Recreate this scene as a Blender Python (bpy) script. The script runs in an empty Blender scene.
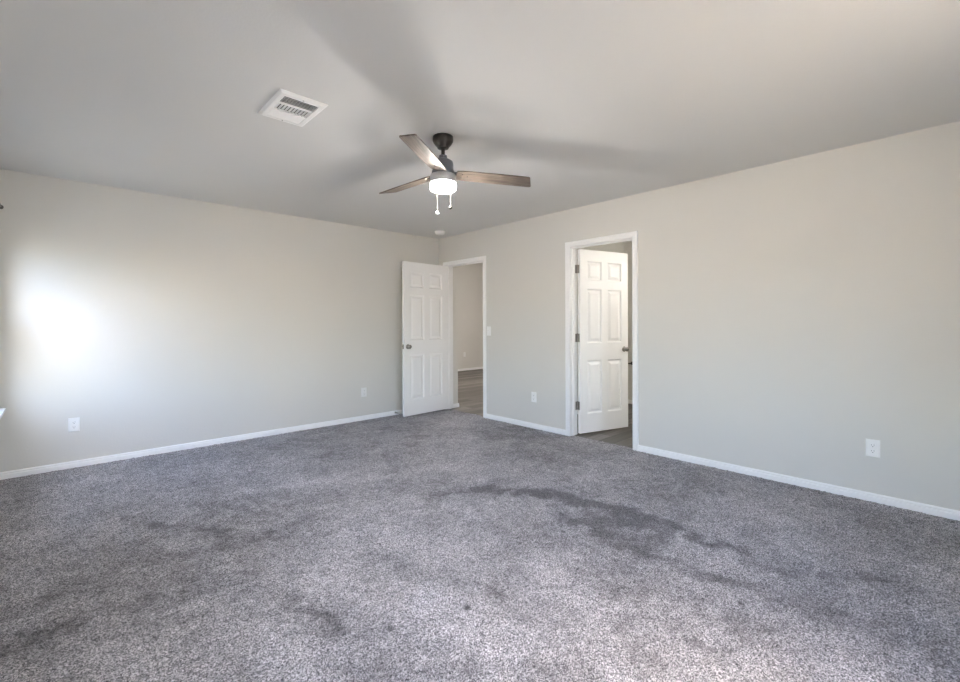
import bpy, bmesh, math, random
import numpy as np
from mathutils import Vector, Matrix

random.seed(7)
RNG = np.random.default_rng(7)
R = math.radians
SC = bpy.context.scene
COL = SC.collection

# ------------------------------------------------------------------ camera
cam_d = bpy.data.cameras.new('camera')
cam = bpy.data.objects.new('camera', cam_d)
COL.objects.link(cam)
cam.location = (0, 0, 1.21)
cam.rotation_euler = (Matrix.Rotation(R(-43.157), 3, 'Z') @ Matrix.Rotation(R(90), 3, 'X') @ Matrix.Rotation(R(-0.18), 3, 'Z')).to_euler()
cam_d.sensor_width = 36
cam_d.lens = 16.86
cam_d.shift_y = -0.0178
cam_d.clip_start = 0.02
SC.camera = cam

# ------------------------------------------------------------------ room dimensions
XW, XR = -0.355, 4.015          # window wall, right wall
YB, YL = -0.55, 5.150         # wall behind the camera, left wall
H = 2.44
WT = 0.115                    # partition thickness
WO = 0.15                     # outer wall thickness
# door openings in the right wall (y0, y1)
D1 = (4.218, 4.981)
D2 = (2.142, 2.861)
DH = 2.03
# windows in the window wall: y0, y1, sill z, head z
WINS = [(3.55, 4.88, 0.579, 2.02), (-0.45, 0.60, 0.579, 2.02)]
FILL_WIN = (1.50, 2.25, 0.95, 2.02)       # unseen window added for fill light, in the wall behind the camera: x0, x1, sill z, head z

# ------------------------------------------------------------------ world, sun, exposure
world = bpy.data.worlds.new('sky')
SC.world = world
world.use_nodes = True
wn, wl = world.node_tree.nodes, world.node_tree.links
wn.clear()
wo = wn.new('ShaderNodeOutputWorld')
bg = wn.new('ShaderNodeBackground')
sky = wn.new('ShaderNodeTexSky')
sky.sky_type = 'NISHITA'
sky.sun_disc = False
sky.sun_elevation = R(50)
sky.sun_rotation = R(160)
sky.dust_density = 2.0
bg.inputs['Strength'].default_value = 1.5
wl.new(sky.outputs[0], bg.inputs[0])
wl.new(bg.outputs[0], wo.inputs[0])

sun_d = bpy.data.lights.new('sun', 'SUN')
sun = bpy.data.objects.new('sun', sun_d)
COL.objects.link(sun)
sun_d.energy = 26.0
sun_d.angle = R(0.6)
sun_d.color = (1.0, 0.93, 0.82)
sun.rotation_euler = Vector((-0.45, -0.35, -0.85)).to_track_quat('-Z', 'Y').to_euler()
sun.location = (6, 5, 10)

for y0, y1, z0, z1 in WINS:   # sky portals at the window openings
    pd = bpy.data.lights.new('window_portal', 'AREA')
    po = bpy.data.objects.new('window_portal', pd)
    COL.objects.link(po)
    pd.shape = 'RECTANGLE'
    pd.size, pd.size_y = (z1 - z0), (y1 - y0)
    po.location = (XW - WO - 0.02, (y0 + y1) / 2, (z0 + z1) / 2)
    po.rotation_euler = (0, R(-90), 0)
    pd.cycles.is_portal = True
pd = bpy.data.lights.new('window_portal', 'AREA')
po = bpy.data.objects.new('window_portal', pd)
COL.objects.link(po)
pd.shape = 'RECTANGLE'
pd.size, pd.size_y = FILL_WIN[1] - FILL_WIN[0], FILL_WIN[3] - FILL_WIN[2]
po.location = ((FILL_WIN[0] + FILL_WIN[1]) / 2, YB - WO - 0.02, (FILL_WIN[2] + FILL_WIN[3]) / 2)
po.rotation_euler = (R(90), 0, 0)
pd.cycles.is_portal = True

SC.view_settings.view_transform = 'Standard'
SC.view_settings.look = 'None'
SC.view_settings.gamma = 1.0
SC.view_settings.use_curve_mapping = False
SC.view_settings.exposure = 2.22
SC.cycles.use_denoising = True
SC.cycles.max_bounces = 14
SC.cycles.diffuse_bounces = 10
SC.cycles.sample_clamp_indirect = 20.0
SC.cycles.caustics_reflective = False
SC.cycles.caustics_refractive = False

# ------------------------------------------------------------------ materials
def lin(r, g, b):
    f = lambda c: (c / 255 / 12.92) if c / 255 <= 0.04045 else ((c / 255 + 0.055) / 1.055) ** 2.4
    return (f(r), f(g), f(b), 1)

class NT:
    def __init__(self, name):
        self.m = bpy.data.materials.new(name)
        self.m.use_nodes = True
        self.t = self.m.node_tree
        self.b = self.t.nodes['Principled BSDF']
    def n(self, kind, **kw):
        nd = self.t.nodes.new(kind)
        for k, v in kw.items():
            if k in nd.inputs.keys():
                nd.inputs[k].default_value = v
            else:
                setattr(nd, k, v)
        return nd
    def l(self, a, b):
        self.t.links.new(a, b)
    def math(self, op, a, b=None):
        nd = self.t.nodes.new('ShaderNodeMath')
        nd.operation = op
        for i, v in enumerate((a, b)):
            if v is None:
                continue
            if isinstance(v, (int, float)):
                nd.inputs[i].default_value = v
            else:
                self.l(v, nd.inputs[i])
        return nd.outputs[0]
    def mix(self, fac, a, b, blend='MIX'):
        nd = self.t.nodes.new('ShaderNodeMix')
        nd.data_type = 'RGBA'
        nd.blend_type = blend
        for i, v in ((0, fac), (6, a), (7, b)):
            if isinstance(v, (int, float, tuple)):
                nd.inputs[i].default_value = v
            else:
                self.l(v, nd.inputs[i])
        return nd.outputs[2]
    def ramp(self, fac, stops):
        nd = self.t.nodes.new('ShaderNodeValToRGB')
        el = nd.color_ramp.elements
        while len(el) < len(stops):
            el.new(0.5)
        for e, (p, c) in zip(el, stops):
            e.position = p
            e.color = c
        self.l(fac, nd.inputs[0])
        return nd.outputs[0]
    def bump(self, height, dist, strength=1.0):
        nd = self.t.nodes.new('ShaderNodeBump')
        nd.inputs['Strength'].default_value = strength
        nd.inputs['Distance'].default_value = dist
        self.l(height, nd.inputs['Height'])
        self.l(nd.outputs[0], self.b.inputs['Normal'])

def plain(name, col, rough=0.5, metal=0.0, var=0.04, scale=30, bump=0.0, spec=0.5):
    t = NT(name)
    tc = t.n('ShaderNodeTexCoord')
    no = t.n('ShaderNodeTexNoise', Scale=scale, Detail=3.0)
    t.l(tc.outputs['Object'], no.inputs['Vector'])
    c2 = tuple(min(1, v * (1 + var)) for v in col[:3]) + (1,)
    c1 = tuple(v * (1 - var) for v in col[:3]) + (1,)
    t.l(t.mix(no.outputs[0], c1, c2), t.b.inputs['Base Color'])
    t.b.inputs['Roughness'].default_value = rough
    t.b.inputs['Metallic'].default_value = metal
    t.b.inputs['Specular IOR Level'].default_value = spec
    if bump:
        t.bump(no.outputs[0], bump)
    return t.m

def paint(name, col, rough=0.75):
    t = NT(name)
    tc = t.n('ShaderNodeTexCoord')
    n1 = t.n('ShaderNodeTexNoise', Scale=90.0, Detail=2.0)
    n2 = t.n('ShaderNodeTexNoise', Scale=1.3, Detail=2.0)
    for q in (n1, n2):
        t.l(tc.outputs['Object'], q.inputs['Vector'])
    c1 = tuple(v * 0.985 for v in col[:3]) + (1,)
    c2 = tuple(min(1, v * 1.015) for v in col[:3]) + (1,)
    t.l(t.mix(n2.outputs[0], c1, c2), t.b.inputs['Base Color'])
    t.b.inputs['Roughness'].default_value = rough
    t.b.inputs['Specular IOR Level'].default_value = 0.3
    t.bump(n1.outputs[0], 0.0012, 0.5)
    return t.m

def emit(name, col, strength):
    t = NT(name)
    t.b.inputs['Base Color'].default_value = (0.8, 0.8, 0.8, 1)
    t.b.inputs['Emission Color'].default_value = col
    t.b.inputs['Emission Strength'].default_value = strength
    return t.m

M = {}
M['wall'] = paint('wall_paint', (0.69, 0.677, 0.641, 1))
M['ceiling'] = paint('ceiling_paint', (0.71, 0.708, 0.693, 1), 0.85)
M['trim'] = plain('trim_white', (0.91, 0.91, 0.91, 1), 0.35, var=0.01, scale=5)
M['door'] = plain('door_white', (0.92, 0.92, 0.92, 1), 0.38, var=0.01, scale=5)
M['plastic'] = plain('white_plastic', (0.90, 0.90, 0.89, 1), 0.35, var=0.01)
M['slot'] = plain('dark_slot', (0.03, 0.03, 0.03, 1), 0.6)
M['nickel'] = plain('satin_nickel', (0.33, 0.31, 0.29, 1), 0.32, 1.0)
M['bronze'] = plain('dark_bronze', (0.035, 0.031, 0.028, 1), 0.38, 0.6)
M['steel'] = plain('brushed_steel', (0.17, 0.18, 0.20, 1), 0.35, 0.8)
M['pale_steel'] = plain('pale_steel', (0.55, 0.57, 0.60, 1), 0.4, 0.7)
M['enamel'] = plain('white_enamel', (0.88, 0.88, 0.87, 1), 0.4, var=0.01)
M['duct'] = plain('duct_shade', (0.045, 0.05, 0.055, 1), 0.8)  # dark colour stands in for the shade inside the duct
M['chain'] = plain('pull_chain', (0.30, 0.28, 0.25, 1), 0.3, 0.8)
M['fob_pale'] = plain('fob_pale', (0.78, 0.76, 0.72, 1), 0.3)
M['lamp'] = emit('fan_lamp_glass', (1.0, 0.97, 0.93, 1), 7.0)
M['lamp'].node_tree.nodes['Principled BSDF'].inputs['Alpha'].default_value = 0.55
M['dome'] = emit('hall_fill_glass', (1.0, 0.92, 0.86, 1), 78.0)  # glow of the added hall lamp
M['globe'] = emit('bath_fill_glass', (1.0, 0.95, 0.88, 1), 17.0)  # glow of the added bathroom light
M['rubber'] = plain('rubber', (0.75, 0.75, 0.74, 1), 0.7)
M['vinyl'] = plain('window_vinyl', (0.82, 0.82, 0.81, 1), 0.4, var=0.01)
M['blind'] = plain('blind_slat', (0.78, 0.78, 0.76, 1), 0.5, var=0.01)

def mat_glass():
    t = NT('window_glass')
    t.b.inputs['Base Color'].default_value = (1, 1, 1, 1)
    t.b.inputs['Roughness'].default_value = 0.0
    t.b.inputs['IOR'].default_value = 1.02
    t.b.inputs['Transmission Weight'].default_value = 1.0
    t.b.inputs['Alpha'].default_value = 0.12
    return t.m
M['glass'] = mat_glass()
def mat_screen():
    t = NT('dimming_screen')  # see-through dark sheet added to cut window light
    t.b.inputs['Base Color'].default_value = (0.03, 0.03, 0.03, 1)
    t.b.inputs['Roughness'].default_value = 0.8
    t.b.inputs['Alpha'].default_value = 0.40
    return t.m
M['screen'] = mat_screen()

def mat_blade():
    t = NT('washed_wood')
    tc = t.n('ShaderNodeTexCoord')
    mp = t.n('ShaderNodeMapping')
    mp.inputs['Scale'].default_value = (2.2, 34, 34)
    t.l(tc.outputs['Object'], mp.inputs[0])
    no = t.n('ShaderNodeTexNoise', Scale=1.6, Detail=7.0, Roughness=0.65, Distortion=0.4)
    t.l(mp.outputs[0], no.inputs['Vector'])
    c = t.ramp(no.outputs[0], [(0.30, (0.055, 0.038, 0.028, 1)), (0.5, (0.135, 0.103, 0.080, 1)), (0.7, (0.26, 0.215, 0.175, 1))])
    t.l(c, t.b.inputs['Base Color'])
    t.b.inputs['Roughness'].default_value = 0.5
    t.bump(no.outputs[0], 0.0006)
    return t.m
M['blade'] = mat_blade()

def mat_planks(name, rot):
    t = NT(name)
    tc = t.n('ShaderNodeTexCoord')
    mp = t.n('ShaderNodeMapping')
    mp.inputs['Rotation'].default_value = (0, 0, rot)
    t.l(tc.outputs['Object'], mp.inputs[0])
    br = t.n('ShaderNodeTexBrick', Scale=1.0)
    br.inputs['Brick Width'].default_value = 1.2
    br.inputs['Row Height'].default_value = 0.16
    br.inputs['Mortar Size'].default_value = 0.0035
    br.inputs['Bias'].default_value = 0.0
    br.inputs['Color1'].default_value = (0.35, 0.35, 0.35, 1)
    br.inputs['Color2'].default_value = (0.75, 0.75, 0.75, 1)
    br.inputs['Mortar'].default_value = (0.0, 0.0, 0.0, 1)
    br.offset = 0.37
    t.l(mp.outputs[0], br.inputs['Vector'])
    m2 = t.n('ShaderNodeMapping')
    m2.inputs['Scale'].default_value = (1.6, 16, 1)
    t.l(mp.outputs[0], m2.inputs[0])
    no = t.n('ShaderNodeTexNoise', Scale=1.5, Detail=6.0, Roughness=0.6, Distortion=0.6)
    t.l(m2.outputs[0], no.inputs['Vector'])
    f = t.math('ADD', t.math('MULTIPLY', br.outputs['Color'], 0.75), t.math('MULTIPLY', no.outputs[0], 0.5))
    c = t.ramp(f, [(0.1, (0.008, 0.007, 0.006, 1)), (0.42, (0.035, 0.030, 0.026, 1)), (0.66, (0.11, 0.098, 0.087, 1)), (0.85, (0.23, 0.21, 0.19, 1))])
    t.l(c, t.b.inputs['Base Color'])
    t.b.inputs['Roughness'].default_value = 0.42
    return t.m
M['planks'] = mat_planks('wood_planks', 0.0)

def mat_carpet():
    t = NT('grey_carpet')
    tc = t.n('ShaderNodeTexCoord')
    at = t.n('ShaderNodeAttribute', attribute_name='nap')
    st = t.n('ShaderNodeAttribute', attribute_name='stain')
    v = t.n('ShaderNodeTexVoronoi', Scale=250.0)
    n1 = t.n('ShaderNodeTexNoise', Scale=420.0, Detail=2.0)
    n2 = t.n('ShaderNodeTexNoise', Scale=150.0, Detail=3.0, Roughness=0.7)
    for q in (v, n1, n2):
        t.l(tc.outputs['Object'], q.inputs['Vector'])
    sep = t.n('ShaderNodeSeparateColor')
    t.l(v.outputs['Color'], sep.inputs[0])
    f = t.math('ADD', t.math('MULTIPLY', sep.outputs[0], 0.5), t.math('MULTIPLY', n2.outputs[0], 0.55))
    yarn = t.ramp(f, [(0.25, (0.040, 0.038, 0.042, 1)), (0.52, (0.288, 0.274, 0.290, 1)), (0.78, (0.72, 0.69, 0.72, 1))])
    nap = t.ramp(at.outputs['Fac'], [(0.0, (0.38, 0.37, 0.37, 1)), (0.5, (0.98, 0.98, 0.98, 1)), (1.0, (1.48, 1.48, 1.47, 1))])
    c = t.mix(1.0, yarn, nap, 'MULTIPLY')
    c = t.mix(st.outputs['Fac'], c, (0.03, 0.027, 0.03, 1))
    t.l(c, t.b.inputs['Base Color'])
    t.b.inputs['Roughness'].default_value = 0.95
    t.b.inputs['Specular IOR Level'].default_value = 0.1
    t.b.inputs['Sheen Weight'].default_value = 0.25
    t.b.inputs['Sheen Roughness'].default_value = 0.5
    t.bump(t.math('ADD', n1.outputs[0], sep.outputs[1]), 0.004, 0.8)
    return t.m
M['carpet'] = mat_carpet()
M['ground'] = plain('dry_ground', (0.36, 0.30, 0.225, 1), 0.95, var=0.25, scale=0.8)

# ------------------------------------------------------------------ mesh helpers
class MB:
    """collects vertices and faces, then links them as one mesh object"""
    def __init__(self):
        self.v, self.f, self.s = [], [], []
    def add(self, vs, fs, smooth=False, mat=None):
        o = len(self.v)
        self.v += [tuple(mat @ Vector(p)) if mat is not None else tuple(p) for p in vs]
        self.f += [tuple(i + o for i in q) for q in fs]
        self.s += [smooth] * len(fs)
        return self
    def box(self, lo, hi, mat=None):
        (x0, y0, z0), (x1, y1, z1) = lo, hi
        vs = [(x0, y0, z0), (x1, y0, z0), (x1, y1, z0), (x0, y1, z0), (x0, y0, z1), (x1, y0, z1), (x1, y1, z1), (x0, y1, z1)]
        fs = [(0, 3, 2, 1), (4, 5, 6, 7), (0, 1, 5, 4), (1, 2, 6, 5), (2, 3, 7, 6), (3, 0, 4, 7)]
        return self.add(vs, fs, False, mat)
    def lathe(self, prof, n=40, mat=None, smooth=True):
        """prof: (radius, z) pairs from one end of the axis to the other"""
        vs, fs = [], []
        for r, z in prof:
            for k in range(n):
                a = 2 * math.pi * k / n
                vs.append((r * math.cos(a), r * math.sin(a), z))
        m = len(prof)
        for j in range(m - 1):
            for k in range(n):
                k2 = (k + 1) % n
                fs.append((j * n + k, j * n + k2, (j + 1) * n + k2, (j + 1) * n + k))
        fs.append(tuple(range(n - 1, -1, -1)))
        fs.append(tuple((m - 1) * n + k for k in range(n)))
        return self.add(vs, fs, smooth, mat)
    def tube(self, pts, r, n=10):
        pts = [Vector(p) for p in pts]
        vs, fs = [], []
        for i, p in enumerate(pts):
            d = (pts[min(i + 1, len(pts) - 1)] - pts[max(i - 1, 0)]).normalized()
            u = d.cross(Vector((0, 0, 1)) if abs(d.z) < 0.9 else Vector((1, 0, 0))).normalized()
            w = d.cross(u)
            for k in range(n):
                a = 2 * math.pi * k / n
                vs.append(p + (u * math.cos(a) + w * math.sin(a)) * r)
        for i in range(len(pts) - 1):
            for k in range(n):
                k2 = (k + 1) % n
                fs.append((i * n + k, i * n + k2, (i + 1) * n + k2, (i + 1) * n + k))
        fs.append(tuple(range(n - 1, -1, -1)))
        fs.append(tuple((len(pts) - 1) * n + k for k in range(n)))
        return self.add(vs, fs, True)
    def prism(self, outline, z0, z1, mat=None):
        n = len(outline)
        vs = [(x, y, z0) for x, y in outline] + [(x, y, z1) for x, y in outline]
        fs = [tuple(range(n - 1, -1, -1)), tuple(range(n, 2 * n))]
        fs += [(k, (k + 1) % n, n + (k + 1) % n, n + k) for k in range(n)]
        return self.add(vs, fs, False, mat)
    def build(self, name, mat, parent=None, bevel=0.0, loc=None):
        me = bpy.data.meshes.new(name)
        me.from_pydata(self.v, [], self.f)
        bm = bmesh.new()
        bm.from_mesh(me)
        bmesh.ops.recalc_face_normals(bm, faces=bm.faces)
        bm.to_mesh(me)
        bm.free()
        me.polygons.foreach_set('use_smooth', self.s)
        me.materials.append(mat)
        o = bpy.data.objects.new(name, me)
        COL.objects.link(o)
        if parent:
            o.parent = parent
        if loc:
            o.location = loc
        if any(self.s):
            sm = o.modifiers.new('edge', 'EDGE_SPLIT')
            sm.split_angle = R(40)
        if bevel:
            b = o.modifiers.new('bevel', 'BEVEL')
            b.width = bevel
            b.segments = 2
            b.limit_method = 'ANGLE'
        return o

def empty(name, loc=(0, 0, 0), rz=0.0):
    o = bpy.data.objects.new(name, None)
    COL.objects.link(o)
    o.empty_display_size = 0.1
    o.location = loc
    o.rotation_euler = (0, 0, rz)
    return o

def tag(o, label, cat, group=None):
    o['label'] = label
    o['category'] = cat
    if group:
        o['group'] = group
    return o

def struct(o):
    o['kind'] = 'structure'
    return o

def children(o):
    return [c for c in bpy.data.objects if c.parent == o]

def copy_tree(o, parent=None):
    c = o.copy()
    COL.objects.link(c)
    if parent:
        c.parent = parent
        c.matrix_parent_inverse = o.matrix_parent_inverse
    for ch in children(o):
        copy_tree(ch, c)
    return c

# ------------------------------------------------------------------ carpet floor
def value_noise(X, Y, cell, seed):
    rg = np.random.default_rng(seed)
    gx, gy = (X + 3.0) / cell, (Y + 3.0) / cell
    ix, iy = np.floor(gx).astype(int), np.floor(gy).astype(int)
    fx, fy = gx - ix, gy - iy
    fx, fy = fx * fx * (3 - 2 * fx), fy * fy * (3 - 2 * fy)
    g = rg.random((int(10 / cell) + 4, int(12 / cell) + 4))
    a, b, c, d = g[ix, iy], g[ix + 1, iy], g[ix, iy + 1], g[ix + 1, iy + 1]
    return (a * (1 - fx) + b * fx) * (1 - fy) + (c * (1 - fx) + d * fx) * fy

def seg_dist(X, Y, p, q):
    px, py = p
    dx, dy = q[0] - px, q[1] - py
    L = dx * dx + dy * dy + 1e-9
    t = np.clip(((X - px) * dx + (Y - py) * dy) / L, 0, 1)
    return np.hypot(X - px - t * dx, Y - py - t * dy)

# walked-in marks in the pile: polyline of (x, y), half width, strength (negative = darker)
MARKS = [
    ([(2.29, 2.37), (2.52, 2.02), (2.62, 1.7), (2.71, 1.41), (2.67, 1.16), (2.62, 0.81)], 0.058, -0.42),
    ([(2.37, 1.89), (2.32, 1.58), (2.26, 1.26), (2.29, 1.04), (2.26, 0.88), (2.28, 0.68)], 0.048, -0.36),
    ([(2.29, 2.34), (2.45, 2.01), (2.56, 1.6), (2.52, 1.24)], 0.107, -0.3),
    ([(1.98, 2.53), (2.33, 2.38)], 0.051, -0.25),
    ([(2.38, 1.56), (2.35, 1.16)], 0.094, -0.26),
    ([(1.28, 1.93), (1.31, 1.68)], 0.108, -0.22),
    ([(1.22, 2.52), (1.41, 2.49)], 0.096, -0.2),
    ([(1.41, 1.46), (1.38, 1.29)], 0.039, -0.25),
    ([(0.76, 2.04), (0.79, 1.7)], 0.042, -0.38),
    ([(0.78, 1.63), (1.0, 1.54)], 0.063, -0.2),
    ([(0.66, 2.98), (0.66, 2.76)], 0.051, -0.3),
    ([(0.27, 3.53), (0.72, 2.9)], 0.054, -0.25),
    ([(0.34, 2.85), (0.72, 2.71), (1.09, 2.79)], 0.088, -0.2),
    ([(-0.11, 2.47), (0.0, 2.71)], 0.123, -0.22),
    ([(0.0, 3.17), (0.24, 3.16)], 0.131, -0.25),
    ([(0.29, 2.44), (0.31, 2.08)], 0.102, -0.2),
    ([(1.81, 0.73), (1.78, 0.61)], 0.084, -0.22),
    ([(1.86, 1.16), (1.84, 1.07)], 0.074, -0.2),
    ([(2.53, 0.78), (2.59, 0.53), (2.81, 0.26)], 0.034, -0.22),
    ([(2.3, 0.54), (2.34, 0.16)], 0.074, -0.12),
    ([(1.89, 2.3), (1.9, 2.12)], 0.091, 0.25),
    ([(1.56, 1.99), (1.61, 1.72)], 0.077, 0.18),
    ([(1.07, 1.51), (1.16, 1.24)], 0.117, 0.2),
    ([(0.83, 2.26), (0.92, 2.0)], 0.096, 0.2),
    ([(0.55, 1.85), (0.64, 1.65)], 0.098, 0.24),
    ([(0.89, 3.55), (1.32, 3.4), (2.0, 3.07)], 0.067, 0.2),
    ([(0.99, 1.77), (1.14, 1.68)], 0.061, 0.18),
    ([(1.72, 1.41), (1.61, 1.01)], 0.132, 0.12),
    ([(1.88, 0.93), (1.91, 0.81)], 0.078, 0.12),
    ([(3.33, 1.64), (3.16, 0.64), (3.1, 0.1)], 0.074, 0.08),
    ([(0.91, 2.96), (1.32, 2.89)], 0.051, 0.15),
]
STAINS = [((1.27, 1.44), 0.015), ((2.15, 0.65), 0.014), ((2.14, 1.58), 0.013), ((0.96, 1.55), 0.01), ((1.85, 1.48), 0.006), ((0.81, 1.65), 0.009)]

def carpet():
    x0, x1, y0, y1 = XW, XR + 0.045, YB, YL
    nx, ny = 525, 690
    xs, ys = np.linspace(x0, x1, nx), np.linspace(y0, y1, ny)
    X, Y = np.meshgrid(xs, ys, indexing='ij')
    warp1 = (value_noise(X, Y, 0.16, 1) - 0.5) * 0.09 + (value_noise(X, Y, 0.05, 2) - 0.5) * 0.07
    warp2 = (value_noise(X, Y, 0.16, 3) - 0.5) * 0.09 + (value_noise(X, Y, 0.05, 4) - 0.5) * 0.07
    A, B = X + warp1, Y + warp2
    nap = 0.5 + (value_noise(X, Y, 0.55, 5) - 0.5) * 0.30 + (value_noise(A, B, 0.20, 6) - 0.5) * 0.30 + (value_noise(A, B, 0.08, 8) - 0.5) * 0.28 + (value_noise(X, Y, 0.03, 9) - 0.5) * 0.26 + (value_noise(X, Y, 0.016, 10) - 0.5) * 0.22
    for pts, w, s in MARKS:
        d = np.min([seg_dist(A, B, p, q) for p, q in zip(pts[:-1], pts[1:])], axis=0)
        nap = nap + s * np.exp(-(d / w) ** 2) * (0.35 + 1.3 * value_noise(X, Y, 0.06, 11))
    nap = np.clip(nap, 0, 1)
    stain = np.zeros_like(X)
    for (sx, sy), r in STAINS:
        d = np.hypot(X - sx, Y - sy)
        stain = np.maximum(stain, np.clip(1.6 - d / r, 0, 1) * 0.85)
    # individual tufts: random height and lean
    Z = RNG.normal(0, 0.0026, X.shape) + (nap - 0.5) * 0.004 - stain * 0.004
    Z = np.clip(Z, -0.008, 0.008)
    jx, jy = RNG.uniform(-0.0028, 0.0028, X.shape), RNG.uniform(-0.0028, 0.0028, X.shape)
    jx[0], jx[-1], jy[:, 0], jy[:, -1] = 0, 0, 0, 0
    co = np.stack([X + jx, Y + jy, Z], -1).reshape(-1, 3)
    i = np.arange(nx * ny).reshape(nx, ny)
    quads = np.stack([i[:-1, :-1], i[1:, :-1], i[1:, 1:], i[:-1, 1:]], -1).reshape(-1, 4)
    me = bpy.data.meshes.new('floor')
    me.vertices.add(len(co))
    me.vertices.foreach_set('co', co.ravel())
    me.loops.add(quads.size)
    me.loops.foreach_set('vertex_index', quads.ravel().astype(np.int32))
    me.polygons.add(len(quads))
    me.polygons.foreach_set('loop_start', np.arange(0, quads.size, 4, dtype=np.int32))
    me.update(calc_edges=True)
    me.attributes.new('nap', 'FLOAT', 'POINT').data.foreach_set('value', nap.ravel().astype(np.float32))
    me.attributes.new('stain', 'FLOAT', 'POINT').data.foreach_set('value', stain.ravel().astype(np.float32))
    me.materials.append(M['carpet'])
    o = bpy.data.objects.new('floor', me)
    COL.objects.link(o)
    struct(o)
    return o
carpet()

# ------------------------------------------------------------------ walls and ceiling of the bedroom
struct(MB().box((XW - WO, YB - WO, H), (XR, YL + WO, H + 0.12)).build('ceiling', M['ceiling']))
struct(MB().box((XW - WO, YL, -0.1), (XR + WT, YL + 0.115, H)).build('wall_left', M['wall']))
r = MB().box((XW - WO, YB - WO, -0.1), (FILL_WIN[0], YB, H)).box((FILL_WIN[1], YB - WO, -0.1), (XR + WT, YB, H))
r.box((FILL_WIN[0], YB - WO, -0.1), (FILL_WIN[1], YB, FILL_WIN[2])).box((FILL_WIN[0], YB - WO, FILL_WIN[3]), (FILL_WIN[1], YB, H))
struct(r.build('wall_rear', M['wall']))

def wall_with_holes(mb, x0, x1, ya, yb, holes, zt=H, zb=-0.1):
    """a wall running along y between ya and yb, with (y0, y1, z0, z1) holes"""
    y = ya
    for h0, h1, z0, z1 in sorted(holes):
        mb.box((x0, y, zb), (x1, h0, zt))
        mb.box((x0, h0, z1), (x1, h1, zt))
        if z0 > 0:
            mb.box((x0, h0, zb), (x1, h1, z0))
        y = h1
    mb.box((x0, y, zb), (x1, yb, zt))
    return mb
JG = 0.018                        # jamb board thickness
struct(wall_with_holes(MB(), XR, XR + WT, YB, YL, [(D1[0] - JG, D1[1] + JG, 0, DH + JG), (D2[0] - JG, D2[1] + JG, 0, DH + JG)], H + 0.5).build('wall_right', M['wall']))
struct(wall_with_holes(MB(), XW - WO, XW, YB, YL, WINS).build('wall_window', M['wall']))

# baseboards: stepped profile running along each wall
def base_run(mb, p, q, nrm, hs=0.70):
    """from p to q on the floor, nrm = direction into the room"""
    p, q, nrm = Vector((*p, 0)), Vector((*q, 0)), Vector((*nrm, 0))
    prof = [(0, 0.0), (0.014, 0.0), (0.014, 0.050), (0.009, 0.055), (0.009, 0.062), (0.011, 0.066), (0.009, 0.074), (0.004, 0.082), (0, 0.083)]
    vs = [p + nrm * a + Vector((0, 0, z * hs)) for a, z in prof] + [q + nrm * a + Vector((0, 0, z * hs)) for a, z in prof]
    n = len(prof)
    fs = [(k, (k + 1) % n, n + (k + 1) % n, n + k) for k in range(n)] + [tuple(range(n)), tuple(range(2 * n - 1, n - 1, -1))]
    mb.add(vs, fs)
    return mb
CW = 0.057                        # casing width
struct(base_run(MB(), (XW, YL), (XR, YL), (0, -1)).build('baseboard_left', M['trim']))
b = MB()
base_run(b, (XR, YB), (XR, D2[0] - CW), (-1, 0))
base_run(b, (XR, D2[1] + CW), (XR, D1[0] - CW), (-1, 0))
base_run(b, (XR, D1[1] + CW), (XR, YL - 0.014), (-1, 0))
struct(b.build('baseboard_right', M['trim']))
struct(base_run(MB(), (XW, YB), (XW, YL - 0.014), (1, 0)).build('baseboard_window', M['trim']))
struct(base_run(MB(), (XW + 0.014, YB), (XR - 0.014, YB), (0, 1)).build('baseboard_rear', M['trim']))

# ------------------------------------------------------------------ door frames: casing on both sides, jambs and stops
def door_frame(name, d, stop_x):
    y0, y1 = d
    mb = MB()
    prof = [(0.0, 0.0), (0.0, 0.010), (0.012, 0.016), (0.036, 0.013), (0.046, 0.018), (CW - 0.004, 0.018), (CW, 0.014), (CW, 0.0)]   # (out from opening, thickness)
    for xs, sgn in ((XR, -1), (XR + WT, 1)):
        rings = []
        for a, th in prof:
            ypos0, ypos1, zt = y0 - a, y1 + a, DH + a
            x = xs + sgn * th
            rings.append([(x, ypos0, 0), (x, ypos0, zt), (x, ypos1, zt), (x, ypos1, 0)])
        n = len(prof)
        vs = [p for r in rings for p in r]
        fs = []
        for k in range(n - 1):
            for j in range(3):
                fs.append((k * 4 + j, k * 4 + j + 1, (k + 1) * 4 + j + 1, (k + 1) * 4 + j))
        mb.add(vs, fs)
    xa, xb = XR - 0.004, XR + WT + 0.004
    mb.box((xa, y0 - JG, 0), (xb, y0, DH)).box((xa, y1, 0), (xb, y1 + JG, DH)).box((xa, y0 - JG, DH), (xb, y1 + JG, DH + JG))
    s = 0.010                      # stop strips
    mb.box((stop_x, y0, 0), (stop_x + 0.034, y0 + s, DH)).box((stop_x, y1 - s, 0), (stop_x + 0.034, y1, DH)).box((stop_x, y0, DH - s), (stop_x + 0.034, y1, DH))
    return struct(mb.build(name, M['trim']))
door_frame('trim_1', D1, XR + 0.042)
door_frame('trim_2', D2, XR + 0.036)

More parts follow.
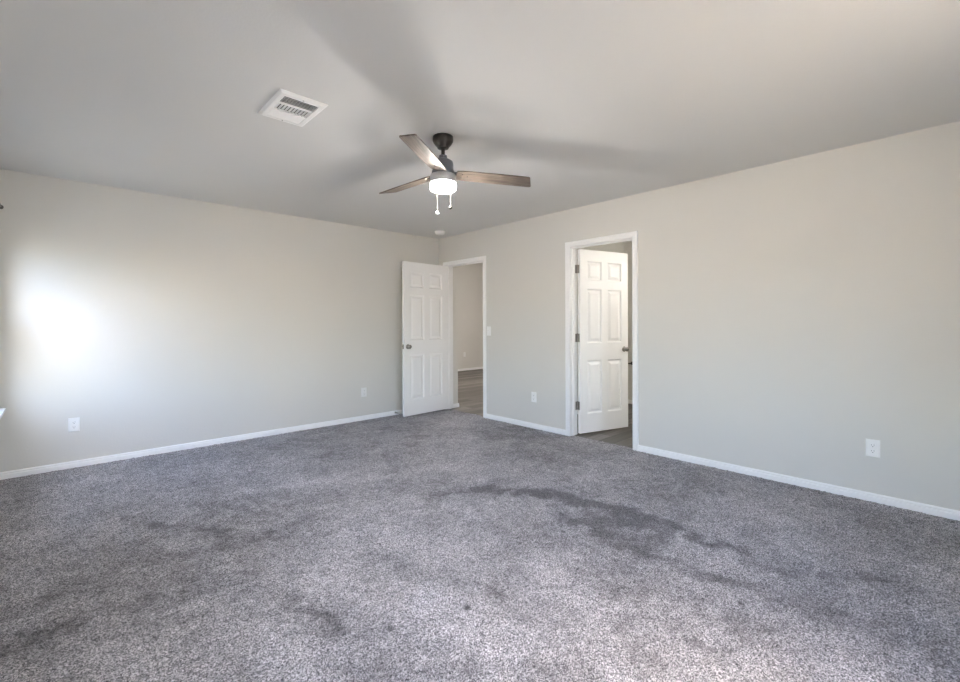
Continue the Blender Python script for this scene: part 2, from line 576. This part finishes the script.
# ------------------------------------------------------------------ six panel doors
def six_panel(name, W, HD, T, xa):
    """leaf in the plane x = const: thickness xa..xa+T, width from y=0 to y=-W, height HD; moulded on both faces"""
    mb = MB()
    st, mul = 0.100, 0.085
    pw = (W - 2 * st - mul) / 2
    cols = [(st, st + pw), (st + pw + mul, W - st)]
    rows = [(0.205, 0.790), (0.980, 1.575), (1.670, 1.880)]
    ys = sorted({0, W, *[v for c in cols for v in c]})
    zs = sorted({0, HD, *[v for r in rows for v in r]})
    for x, d in ((xa, 1), (xa + T, -1)):
        for i in range(len(ys) - 1):
            for j in range(len(zs) - 1):
                a, b_, c, e = ys[i], ys[i + 1], zs[j], zs[j + 1]
                if (a, b_) in cols and (c, e) in rows:
                    prev = None
                    for ins, dep in ((0, 0), (0.006, 0.004), (0.012, 0.0125), (0.024, 0.0125), (0.050, 0.003), (0.054, 0.003)):
                        ring = [(x + d * dep, -(a + ins), c + ins), (x + d * dep, -(b_ - ins), c + ins), (x + d * dep, -(b_ - ins), e - ins), (x + d * dep, -(a + ins), e - ins)]
                        if prev:
                            mb.add(prev + ring, [(k, (k + 1) % 4, 4 + (k + 1) % 4, 4 + k) for k in range(4)])
                        prev = ring
                    mb.add(prev, [(0, 1, 2, 3)])
                else:
                    mb.add([(x, -a, c), (x, -b_, c), (x, -b_, e), (x, -a, e)], [(0, 1, 2, 3)])
    x0, x1 = xa, xa + T
    for q in ([(x0, 0, 0), (x1, 0, 0), (x1, 0, HD), (x0, 0, HD)], [(x0, -W, 0), (x1, -W, 0), (x1, -W, HD), (x0, -W, HD)],
              [(x0, 0, 0), (x1, 0, 0), (x1, -W, 0), (x0, -W, 0)], [(x0, 0, HD), (x1, 0, HD), (x1, -W, HD), (x0, -W, HD)]):
        mb.add(q, [(0, 1, 2, 3)])
    # weld so normals can be made consistent
    me = bpy.data.meshes.new(name)
    me.from_pydata(mb.v, [], mb.f)
    bm = bmesh.new()
    bm.from_mesh(me)
    bmesh.ops.remove_doubles(bm, verts=bm.verts, dist=0.0004)
    bmesh.ops.recalc_face_normals(bm, faces=bm.faces)
    bm.to_mesh(me)
    bm.free()
    me.materials.append(M['door'])
    o = bpy.data.objects.new(name, me)
    COL.objects.link(o)
    return struct(o)

def knob_set(door, W, xa, T, z):
    y = -(W - 0.06)
    for x, d in ((xa, -1), (xa + T, 1)):
        rot = Matrix.Translation((x, y, z)) @ Matrix.Rotation(R(90) * d, 4, 'Y')
        k = MB().lathe([(0.011, 0.004), (0.011, 0.020), (0.016, 0.026), (0.025, 0.036), (0.0265, 0.046), (0.022, 0.055), (0.012, 0.060), (0.002, 0.061)], 32, rot).build('door_knob', M['nickel'], door)
        MB().lathe([(0.031, 0.0), (0.031, 0.003), (0.026, 0.008), (0.012, 0.010)], 32, rot).build('rose', M['nickel'], k)
    lp = MB().box((xa + 0.005, -W - 0.0015, z - 0.029), (xa + T - 0.005, -W + 0.001, z + 0.029)).build('latch_plate', M['nickel'], door)
    MB().box((xa + 0.011, -W - 0.010, z - 0.009), (xa + T - 0.011, -W, z + 0.009)).build('latch_bolt', M['nickel'], lp, 0.002)

def hinge(door, xa, T, z, pin_sign, angle):
    """barrel on the pin (the door's origin), one plate on the door edge and one turned back on to the jamb"""
    h = MB()
    hh = 0.045
    h.lathe([(0.0065, z - hh), (0.0065, z - hh * 0.22), (0.0060, z - hh * 0.20), (0.0065, z - hh * 0.18), (0.0065, z + hh), (0.0045, z + hh + 0.004)], 16)
    h.box((min(0, pin_sign * 0.036), -0.0010, z - hh), (max(0, pin_sign * 0.036), 0.0010, z + hh))
    back = Matrix.Rotation(-angle, 4, 'Z')
    h.box((min(0, pin_sign * 0.036), 0.0012, z - hh), (max(0, pin_sign * 0.036), 0.0035, z + hh), back)
    o = h.build('hinge', M['nickel'], door)
    return o

DT = 0.035
# door into the hall: swings into the bedroom, stands open by the left wall
d1 = six_panel('door_1', 0.758, 2.005, DT, 0.008)
a1 = R(-86.3)
d1.location = (XR - 0.020, D1[1] - 0.003, 0.018)
d1.rotation_euler = (0, 0, a1)
d1['label'] = 'white six panel door standing open into the room beside the left wall'
knob_set(d1, 0.758, 0.008, DT, 0.90)
for z in (0.30, 1.04, 1.79):
    hinge(d1, 0.008, DT, z, 1, a1)
# door into the bathroom: swings away from the bedroom
d2 = six_panel('door_2', 0.706, 2.005, DT, -0.043)
a2 = R(74.3)
d2.location = (XR + WT + 0.010, D2[1] - 0.003, 0.015)
d2.rotation_euler = (0, 0, a2)
d2['label'] = 'white six panel door swung open away from the room into the bathroom'
knob_set(d2, 0.706, -0.043, DT, 0.90)
for z in (0.30, 1.04, 1.79):
    hinge(d2, -0.043, DT, z, -1, a2)

# ------------------------------------------------------------------ hall and bathroom beyond the doors
HX, HY, HH = 9.6, 8.80, 2.85
DV = 4.06                          # partition between bathroom and hall (its bathroom side)
xh = XR + WT
struct(MB().box((xh - 0.068, 0.5, -0.08), (HX, HY, -0.004)).build('floor_hall', M['planks']))
struct(MB().box((xh, HY, -0.1), (HX, HY + 0.1, HH)).build('wall_hall_far', M['wall']))
struct(MB().box((HX, DV, -0.1), (HX + 0.1, HY + 0.1, HH)).build('wall_hall_end', M['wall']))
struct(MB().box((xh, DV, -0.1), (HX, DV + 0.1, HH)).build('wall_hall_divider', M['wall']))
struct(MB().box((xh, D1[1] + 0.018 + 0.0, -0.1), (4.242, YL + 0.115, HH)).build('wall_hall_stub', M['wall']))
struct(MB().box((XR, YL + 0.115, -0.1), (xh, HY + 0.1, HH)).build('wall_hall_left', M['wall']))
struct(MB().box((XR, DV, HH), (HX + 0.1, HY + 0.1, HH + 0.1)).build('ceiling_hall', M['ceiling']))
struct(base_run(MB(), (xh, HY), (HX, HY), (0, -1)).build('baseboard_hall_far', M['trim']))
b = MB()
base_run(b, (xh + 0.02, D1[1] + 0.018), (4.256, D1[1] + 0.018), (0, -1))
base_run(b, (4.242, D1[1] + 0.018), (4.242, YL + 0.115), (1, 0))
struct(b.build('baseboard_hall_stub', M['trim']))
# bathroom
BX, BY = 6.30, 3.50
struct(MB().box((xh, 0.9, -0.1), (BX, 1.0, H)).build('wall_bathroom_near', M['wall']))
struct(MB().box((BX, 0.9, -0.1), (BX + 0.1, BY + 0.1, H)).build('wall_bathroom_end', M['wall']))
struct(MB().box((xh, BY, -0.1), (BX, BY + 0.1, H)).build('wall_bathroom_far', M['wall']))
struct(MB().box((xh, 0.9, H), (BX + 0.1, BY + 0.1, H + 0.1)).build('ceiling_bathroom', M['ceiling']))
b = MB()
base_run(b, (BX, 1.0), (BX, BY), (-1, 0))
base_run(b, (xh, BY), (BX - 0.014, BY), (0, -1))
struct(b.build('baseboard_bathroom', M['trim']))

# ------------------------------------------------------------------ windows in the window wall
def window(i, y0, y1, z0, z1):
    w = struct(empty('window_%d' % i, (XW, (y0 + y1) / 2, z0)))
    def put(mb, name, mat, parent=w, bevel=0.0):
        return mb.build(name, mat, parent, bevel)
    hw = (y1 - y0) / 2
    hz = z1 - z0
    put(MB().box((-0.09, -hw - 0.12, -0.022), (0.060, hw + 0.12, 0.0)).box((0.0, -hw - 0.035, -0.075), (0.014, hw + 0.035, -0.022)), 'window_sill', M['trim'], w, 0.003)
    fr = MB()
    x0, x1 = -0.13, -0.08
    t = 0.04
    fr.box((x0, -hw, 0), (x1, hw, t)).box((x0, -hw, hz - t), (x1, hw, hz)).box((x0, -hw, t), (x1, -hw + t, hz - t)).box((x0, hw - t, t), (x1, hw, hz - t))
    fr.box((x0, -0.04, t), (x1, 0.04, hz - t))
    f = put(fr, 'window_frame', M['vinyl'], w, 0.003)
    for a, b_ in ((-hw + t, -0.04), (0.04, hw - t)):
        for k, (c, e) in enumerate(((t, hz * 0.47), (hz * 0.47, hz - t))):
            s = MB()
            xx = -0.105 if k == 0 else -0.125
            r = 0.028
            s.box((xx, a, c), (xx + 0.022, b_, c + r)).box((xx, a, e - r), (xx + 0.022, b_, e)).box((xx, a, c + r), (xx + 0.022, a + r, e - r)).box((xx, b_ - r, c + r), (xx + 0.022, b_, e - r))
            so = put(s, 'sash', M['vinyl'], w)
            put(MB().box((xx + 0.009, a + r, c + r), (xx + 0.013, b_ - r, e - r)), 'pane', M['glass'], so)
    if i == 1:                     # dark sheet added outside the lower sashes to dim their light
        for a, b_ in ((-hw + t, -0.04), (0.04, hw - t)):
            put(MB().box((-0.1285, a, t), (-0.1275, b_, hz * 0.47)), 'dimming_screen', M['screen'])
    return w
for i, (y0, y1, z0, z1) in enumerate(WINS):
    window(i + 1, y0, y1, z0, z1)
def to_rear(o, z):
    o.location = ((FILL_WIN[0] + FILL_WIN[1]) / 2, YB, z)
    o.rotation_euler = (0, 0, R(90))
    return o
to_rear(window(3, FILL_WIN[0], FILL_WIN[1], FILL_WIN[2], FILL_WIN[3]), FILL_WIN[2])  # added unseen window, brightens the foreground and ceiling

# mini blinds let down over the upper half of each window
def blind(y0, y1, z1, drop, label):
    o = tag(empty('window_blind', (XW, (y0 + y1) / 2, z1)), label, 'blind', 'window blinds')
    hw = (y1 - y0) / 2 - 0.008
    MB().box((-0.014, -hw, -0.028), (0.014, hw, -0.001)).build('headrail', M['blind'], o, 0.002)
    n = int((drop - 0.10) / 0.042)
    proto = None
    for k in range(n):
        z = -0.052 - k * 0.042
        if proto is None:
            s = MB()
            tilt = Matrix.Rotation(R(47), 4, 'Y')
            pts = [(-0.024, 0.0), (-0.012, 0.0024), (0.0, 0.0032), (0.012, 0.0024), (0.024, 0.0)]
            outline = [(x, z_) for x, z_ in pts] + [(x, z_ - 0.0014) for x, z_ in reversed(pts)]
            m = len(outline)
            vs = [tilt @ Vector((x, -hw, z_)) for x, z_ in outline] + [tilt @ Vector((x, hw, z_)) for x, z_ in outline]
            fs = [(q, (q + 1) % m, m + (q + 1) % m, m + q) for q in range(m)] + [tuple(range(m)), tuple(range(2 * m - 1, m - 1, -1))]
            s.add(vs, fs)
            proto = s.build('slat', M['blind'], o)
            c = proto
        else:
            c = proto.copy()
            COL.objects.link(c)
        c.location = (0, 0, z)
    zb = -0.052 - n * 0.042
    st = MB()                      # slats stacked on the bottom rail
    for k in range(12):
        st.box((-0.024, -hw, zb - k * 0.0045 - 0.0016), (0.024, hw, zb - k * 0.0045))
    st.build('raised_slats', M['blind'], o)
    MB().box((-0.024, -hw, zb - 0.072), (0.024, hw, zb - 0.056)).build('bottom_rail', M['blind'], o, 0.003)
    for y in (-hw + 0.15, hw - 0.15):
        for x in (-0.026, 0.026):
            MB().tube([(x, y, -0.02), (x, y, zb - 0.06)], 0.0009, 6).build('ladder_cord', M['blind'], o)
    for ch in children(o):
        ch.location.x -= 0.042
    return o
BL = ['white blind let halfway down over the window near the left wall', 'white blind let halfway down over the window beside the camera']
for (y0, y1, z0, z1), lb in zip(WINS, BL):
    blind(y0, y1, z1, 0.76, lb)

# curtain rods above the windows
def rod(y0, y1, z, label):
    o = tag(empty('curtain_rod', (XW, (y0 + y1) / 2, z)), label, 'curtain rod', 'curtain rods')
    hw = (y1 - y0) / 2 + 0.03
    MB().tube([(0.048, -hw, 0), (0.048, hw, 0)], 0.008, 16).build('rod', M['bronze'], o)
    for s in (-1, 1):
        rot = Matrix.Translation((0.048, s * hw, 0)) @ Matrix.Rotation(R(-90) * s, 4, 'X')
        MB().lathe([(0.009, -0.004), (0.012, 0.0), (0.012, 0.006), (0.015, 0.014), (0.017, 0.026), (0.014, 0.040), (0.006, 0.048)], 24, rot).build('finial', M['bronze'], o)
        br = MB().box((0.0, s * (hw - 0.06) - 0.012, -0.03), (0.004, s * (hw - 0.06) + 0.012, 0.03))
        br.box((0.004, s * (hw - 0.06) - 0.004, -0.006), (0.049, s * (hw - 0.06) + 0.004, -0.013 + 0.006))
        br.build('bracket', M['bronze'], o)
    return o
rod(3.55, 4.73, 2.075, 'dark curtain rod with round end over the window near the left wall')
rod(-0.40, 0.55, 2.075, 'dark curtain rod with round end over the window beside the camera')

# ------------------------------------------------------------------ ceiling fan
FX, FY = 1.848, 2.321
fan = tag(empty('ceiling_fan', (FX, FY, 0)), 'three blade ceiling fan with washed wood blades and lit white drum lamp', 'ceiling fan')
MB().lathe([(0.066, H), (0.068, 2.432), (0.068, 2.416), (0.063, 2.402), (0.052, 2.386), (0.039, 2.372), (0.036, 2.364), (0.022, 2.361)], 48).build('canopy', M['bronze'], fan)
MB().lathe([(0.0125, 2.366), (0.0125, 2.285)], 24).build('downrod', M['bronze'], fan)
mh = MB().lathe([(0.016, 2.318), (0.026, 2.316), (0.028, 2.296), (0.050, 2.286), (0.064, 2.276), (0.068, 2.262), (0.068, 2.224), (0.074, 2.214), (0.076, 2.194), (0.072, 2.188)], 48).build('motor_housing', M['steel'], fan)
for k in range(2):
    a = R(60 + 180 * k)
    MB().lathe([(0.004, 0), (0.004, 0.003), (0.002, 0.004)], 12, Matrix.Translation((0.028 * math.cos(a), 0.028 * math.sin(a), 2.306)) @ Matrix.Rotation(a, 4, 'Z') @ Matrix.Rotation(R(90), 4, 'Y')).build('set_screw', M['nickel'], mh)
MB().lathe([(0.060, 2.189), (0.082, 2.188), (0.086, 2.182), (0.086, 2.140), (0.084, 2.134), (0.070, 2.133)], 56).build('light_fitter', M['pale_steel'], fan)
MB().lathe([(0.076, 2.133), (0.0840, 2.132), (0.0850, 2.126), (0.0850, 2.104), (0.081, 2.092), (0.070, 2.086), (0.048, 2.083), (0.010, 2.082)], 56).build('lamp_glass', M['lamp'], fan)

bulb_d = bpy.data.lights.new('bulb', 'POINT')
bulb = bpy.data.objects.new('bulb', bulb_d)
COL.objects.link(bulb)
bulb.parent = fan
bulb.location = (0, 0, 2.104)
bulb_d.energy = 19
bulb_d.color = (1.0, 0.97, 0.93)
bulb_d.shadow_soft_size = 0.028

def blade_mesh():
    """blade along +x from the hub, pitched about its own axis"""
    out = [(0.085, -0.050), (0.13, -0.057), (0.30, -0.062), (0.585, -0.062), (0.597, -0.056), (0.646, 0.050), (0.643, 0.060), (0.632, 0.062), (0.30, 0.062), (0.13, 0.057), (0.085, 0.050)]
    mb = MB()
    mb.prism(out, -0.004, 0.004, Matrix.Rotation(R(-12), 4, 'X'))
    return mb
base_ang = R(-43) + 0          # the camera's right-hand direction, seen from above
first = None
for deg in (17, 137, 257):
    ang = base_ang + R(deg)
    if first is None:
        bl = blade_mesh().build('blade', M['blade'], fan, 0.002)
        bl.location = (0, 0, 2.198)
        arm = MB()
        rotx = Matrix.Rotation(R(-12), 4, 'X')
        arm.prism([(0.060, -0.022), (0.11, -0.030), (0.17, -0.030), (0.185, 0.0), (0.17, 0.030), (0.11, 0.030), (0.060, 0.022)], 0.0035, 0.008, rotx)
        ar = arm.build('blade_bracket', M['steel'], bl, 0.001)
        sw = [MB().lathe([(0.005, -0.0065), (0.005, -0.0045), (0.004, -0.003)], 12, rotx @ Matrix.Translation((sx, sy, 0))).build('screw', M['bronze'], bl)
              for sx, sy in ((0.125, -0.02), (0.125, 0.02), (0.165, 0.0))]
        first = (bl, [ar] + sw)
        bl.rotation_euler = (0, 0, ang)
    else:
        c = first[0].copy()
        COL.objects.link(c)
        c.parent = fan
        c.rotation_euler = (0, 0, ang)
        for ch in first[1]:
            d = ch.copy()
            COL.objects.link(d)
            d.parent = c

def pull_chain(off_r, off_f, z_end, mat, label):
    rx, ry = math.cos(base_ang), math.sin(base_ang)
    x, y = rx * off_r - ry * off_f, ry * off_r + rx * off_f
    mb = MB()
    k = 0
    z = 2.138
    while z > z_end + 0.02:
        mb.lathe([(0.0003, z), (0.0009, z - 0.0008), (0.0011, z - 0.0017), (0.0009, z - 0.0026), (0.0003, z - 0.0034)], 8, Matrix.Translation((x, y, 0)))
        z -= 0.0036
    mb.lathe([(0.0005, 2.138), (0.0005, z_end + 0.015)], 6, Matrix.Translation((x, y, 0)))
    ch = mb.build('pull_chain', M['chain'], fan)
    f = MB().lathe([(0.002, z_end + 0.020), (0.006, z_end + 0.014), (0.011, z_end + 0.006), (0.012, z_end), (0.009, z_end - 0.006), (0.003, z_end - 0.009)], 20, Matrix.Translation((x, y, 0))).build('chain_fob', mat, ch)
    f['label'] = label
pull_chain(-0.047, 0.078, 1.955, M['fob_pale'], 'pale fob')
pull_chain(0.043, 0.078, 1.994, M['bronze'], 'dark fob')

# ------------------------------------------------------------------ ceiling register
vx0, vx1, vy0, vy1 = 0.846, 1.105, 2.415, 2.780
vent = tag(empty('ceiling_vent', ((vx0 + vx1) / 2, (vy0 + vy1) / 2, H)), 'white louvred air register on the ceiling near the fan', 'air vent')
vw, vl = (vx1 - vx0) / 2, (vy1 - vy0) / 2
ow, ol = vw - 0.036, vl - 0.040
fm = MB()
def frame_ring(mb, rings):
    vs = [p for r in rings for p in r]
    fs = []
    for k in range(len(rings) - 1):
        for j in range(4):
            fs.append((k * 4 + j, k * 4 + (j + 1) % 4, (k + 1) * 4 + (j + 1) % 4, (k + 1) * 4 + j))
    mb.add(vs, fs)
rect = lambda a, b_, z: [(-a, -b_, z), (a, -b_, z), (a, b_, z), (-a, b_, z)]
frame_ring(fm, [rect(vw, vl, -0.0005), rect(vw, vl, -0.005), rect(vw - 0.012, vl - 0.012, -0.014), rect(ow, ol, -0.014), rect(ow, ol, -0.001)])
MBf = fm.build('frame', M['enamel'], vent)
MB().box((-ow, -ol, -0.003), (ow, ol, -0.0008)).build('duct_shade_plate', M['duct'], vent)  # flat dark plate painted as duct shade, the ceiling has no hole
band = 2 * ol / 3
br = MB()
for k in (1, 2):
    y = -ol + band * k
    br.box((-ow, y - 0.005, -0.014), (ow, y + 0.005, -0.003))
br.build('divider', M['enamel'], vent)
def slat_set(kind, ya, yb):
    if kind == 'x':
        n, step = 6, (yb - ya) / 6
        for k in range(n):
            yield Matrix.Translation((0, ya + (k + 0.5) * step, -0.009)), (ow, step * 0.42)
    else:
        n = 10
        for k in range(n):
            yield Matrix.Translation((-ow + (k + 0.5) * 2 * ow / n, (ya + yb) / 2, -0.009)), (2 * ow / n * 0.30, (yb - ya) / 2)
for kind, ya, yb, tilt in (('x', -ol, -ol + band - 0.005, R(38)), ('y', -ol + band + 0.005, -ol + 2 * band - 0.005, R(35)), ('x', -ol + 2 * band + 0.005, ol, R(-24))):
    for mt, (a, b_) in slat_set(kind, ya, yb):
        rt = Matrix.Rotation(tilt, 4, 'X') if kind == 'x' else Matrix.Rotation(tilt, 4, 'Y')
        MB().box((-a, -b_, -0.0006), (a, b_, 0.0006), mt @ rt).build('slat', M['enamel'], vent)
for s in (-1, 1):
    MB().lathe([(0.004, -0.0125), (0.004, -0.0150), (0.002, -0.0160)], 12, Matrix.Translation((0, s * (vl - 0.024), 0))).build('screw', M['nickel'], vent)

# ------------------------------------------------------------------ smoke detector
sd = tag(empty('smoke_detector', (3.705, 4.725, H)), 'round white smoke detector on the ceiling near the room corner', 'smoke detector')
MB().lathe([(0.070, 0), (0.070, -0.010), (0.066, -0.012)], 40).build('base', M['plastic'], sd)
cv = MB().lathe([(0.066, -0.012), (0.064, -0.024), (0.056, -0.036), (0.040, -0.042), (0.010, -0.043)], 40).build('cover', M['plastic'], sd)
MB().lathe([(0.008, -0.0425), (0.008, -0.0455), (0.004, -0.0465)], 16, Matrix.Translation((0.018, 0, 0))).build('test_button', M['rubber'], cv)

# ------------------------------------------------------------------ outlets and switch
def wall_matrix(o, nrm):
    o.rotation_euler = (0, 0, math.atan2(nrm[1], nrm[0]) - math.pi / 2)   # local +y out of the wall

def outlet_proto():
    o = empty('wall_outlet')
    MB().add([(-0.037, 0, -0.0585), (0.037, 0, -0.0585), (0.037, 0, 0.0585), (-0.037, 0, 0.0585),
              (-0.037, 0.002, -0.0585), (0.037, 0.002, -0.0585), (0.037, 0.002, 0.0585), (-0.037, 0.002, 0.0585),
              (-0.032, 0.006, -0.0535), (0.032, 0.006, -0.0535), (0.032, 0.006, 0.0535), (-0.032, 0.006, 0.0535)],
             [(0, 1, 2, 3), (8, 9, 10, 11)] + [(k, (k + 1) % 4, 4 + (k + 1) % 4, 4 + k) for k in range(4)] + [(4 + k, 4 + (k + 1) % 4, 8 + (k + 1) % 4, 8 + k) for k in range(4)]).build('cover_plate', M['plastic'], o)
    for zc in (-0.0195, 0.0195):
        pr = []
        for k in range(24):
            a = 2 * math.pi * k / 24
            pr.append((0.0172 * math.cos(a), max(-0.0135, min(0.0135, 0.0172 * math.sin(a)))))
        rc = MB().prism(pr, 0.0, 0.0085, Matrix.Translation((0, 0, zc)) @ Matrix.Rotation(R(-90), 4, 'X')).build('receptacle', M['plastic'], o)
        sl = MB()
        sl.box((-0.0075, 0.0080, zc - 0.001), (-0.0055, 0.0089, zc + 0.008)).box((0.0055, 0.0080, zc - 0.001), (0.0075, 0.0089, zc + 0.006))
        sl.lathe([(0.0026, 0.0080), (0.0026, 0.0089)], 12, Matrix.Translation((0, 0, zc - 0.0075)) @ Matrix.Rotation(R(-90), 4, 'X'))
        sl.build('slots', M['slot'], rc)
    MB().lathe([(0.0032, 0.005), (0.0032, 0.0072), (0.002, 0.0078)], 12, Matrix.Rotation(R(-90), 4, 'X')).build('screw', M['plastic'], o)
    return o
outs = [
    ((0.095, YL, 0.365), (0, -1), 'white duplex outlet low on the wall near the window, away from any door'),
    ((2.815, YL, 0.352), (0, -1), 'white duplex outlet low on the wall beside the door that stands open into the room'),
    ((XR, 0.402, 0.362), (-1, 0), 'white duplex outlet low on the wide blank stretch of the wall with two doorways'),
    ((XR, 3.372, 0.361), (-1, 0), 'white duplex outlet low on the wall between the two doorways'),
    ((7.70, HY, 0.42), (0, -1), 'small white outlet on the far hall wall seen through the doorway'),
]
op = outlet_proto()
for i, (loc, nrm, lb) in enumerate(outs):
    o = op if i == 0 else copy_tree(op)
    o.location = loc
    wall_matrix(o, nrm)
    tag(o, lb, 'outlet', 'wall outlets')

sw = empty('light_switch', (XR, 4.114, 1.119))
wall_matrix(sw, (-1, 0))
tag(sw, 'white light switch on the wall next to the hall doorway', 'light switch')
MB().add([(-0.037, 0, -0.0585), (0.037, 0, -0.0585), (0.037, 0, 0.0585), (-0.037, 0, 0.0585),
          (-0.037, 0.002, -0.0585), (0.037, 0.002, -0.0585), (0.037, 0.002, 0.0585), (-0.037, 0.002, 0.0585),
          (-0.032, 0.006, -0.0535), (0.032, 0.006, -0.0535), (0.032, 0.006, 0.0535), (-0.032, 0.006, 0.0535)],
         [(0, 1, 2, 3), (8, 9, 10, 11)] + [(k, (k + 1) % 4, 4 + (k + 1) % 4, 4 + k) for k in range(4)] + [(4 + k, 4 + (k + 1) % 4, 8 + (k + 1) % 4, 8 + k) for k in range(4)]).build('cover_plate', M['plastic'], sw)
MB().box((-0.005, 0.004, -0.012), (0.005, 0.007, 0.012)).box((-0.004, 0.004, -0.006), (0.004, 0.018, 0.006), Matrix.Rotation(R(22), 4, 'X')).build('toggle', M['plastic'], sw, 0.0008)
for s in (-1, 1):
    MB().lathe([(0.0032, 0.005), (0.0032, 0.0072), (0.002, 0.0078)], 12, Matrix.Translation((0, 0, s * 0.030)) @ Matrix.Rotation(R(-90), 4, 'X')).build('screw', M['plastic'], sw)

# ------------------------------------------------------------------ spring door stop on the left baseboard
ds = tag(empty('door_stop', (3.267, YL - 0.0135, 0.036)), 'small spring door stop on the baseboard behind the open door', 'door stop')
rot = Matrix.Rotation(R(90), 4, 'X')
MB().lathe([(0.011, 0.0), (0.011, 0.004), (0.006, 0.008)], 20, rot).build('base', M['nickel'], ds)
pts = []
for k in range(0, 161):
    a = 2 * math.pi * k / 12
    pts.append((0.0052 * math.cos(a), -0.006 - 0.058 * k / 160, 0.0052 * math.sin(a)))
MB().tube(pts, 0.0013, 6).build('spring', M['nickel'], ds)
MB().lathe([(0.006, 0.060), (0.0085, 0.063), (0.0085, 0.074), (0.005, 0.077)], 20, rot).build('tip', M['rubber'], ds)

# ------------------------------------------------------------------ bathroom paper holder and a hall ceiling lamp added out of view for its light
th = tag(empty('paper_holder', (6.30, 3.37, 0.61)), 'small dark wall fitting in the bathroom seen past the open door edge', 'paper holder')
MB().lathe([(0.026, 0), (0.026, 0.006), (0.012, 0.012), (0.010, 0.060)], 20, Matrix.Rotation(R(-90), 4, 'Y')).build('post', M['bronze'], th)
MB().tube([(-0.056, -0.005, 0), (-0.056, 0.13, 0)], 0.009, 12).build('bar', M['bronze'], th)

def fill_lamp(x, y, z, label):
    o = tag(empty('hall_fill_lamp', (x, y, z)), label, 'ceiling lamp', 'added hall lamps')
    MB().lathe([(0.15, 0), (0.155, -0.02), (0.150, -0.03)], 40).build('rim', M['nickel'], o)
    MB().lathe([(0.148, -0.022), (0.145, -0.045), (0.12, -0.075), (0.07, -0.092), (0.01, -0.096)], 40).build('lamp_shade', M['dome'], o)
fill_lamp(6.3, 6.2, HH, 'round ceiling lamp added out of view to light the hall')

# ------------------------------------------------------------------ ground outside the windows
struct(MB().box((-60, -60, -0.6), (60, YB - WO - 0.01, -0.3)).box((-60, YB - WO - 0.01, -0.6), (XW - WO - 0.01, 60, -0.3)).build('ground', M['ground']))

# ------------------------------------------------------------------ wall light added out of view to brighten the bathroom
vl_ = tag(empty('bath_fill_light', (5.4, 1.0, 2.05)), 'three globe wall light added out of view to brighten the bathroom', 'wall light')
MB().box((-0.30, 0.0, -0.05), (0.30, 0.025, 0.05)).build('backplate', M['nickel'], vl_, 0.004)
for x in (-0.22, 0.0, 0.22):
    arm = MB().tube([(x, 0.02, 0.0), (x, 0.09, 0.0), (x, 0.10, -0.02)], 0.009, 12).build('arm', M['nickel'], vl_)
    pr = [(0.02, 0.05), (0.045, 0.045), (0.062, 0.022), (0.066, 0.0), (0.060, -0.028), (0.040, -0.052), (0.005, -0.063)]
    MB().lathe(pr, 32, Matrix.Translation((x, 0.10, -0.07))).build('globe', M['globe'], vl_)
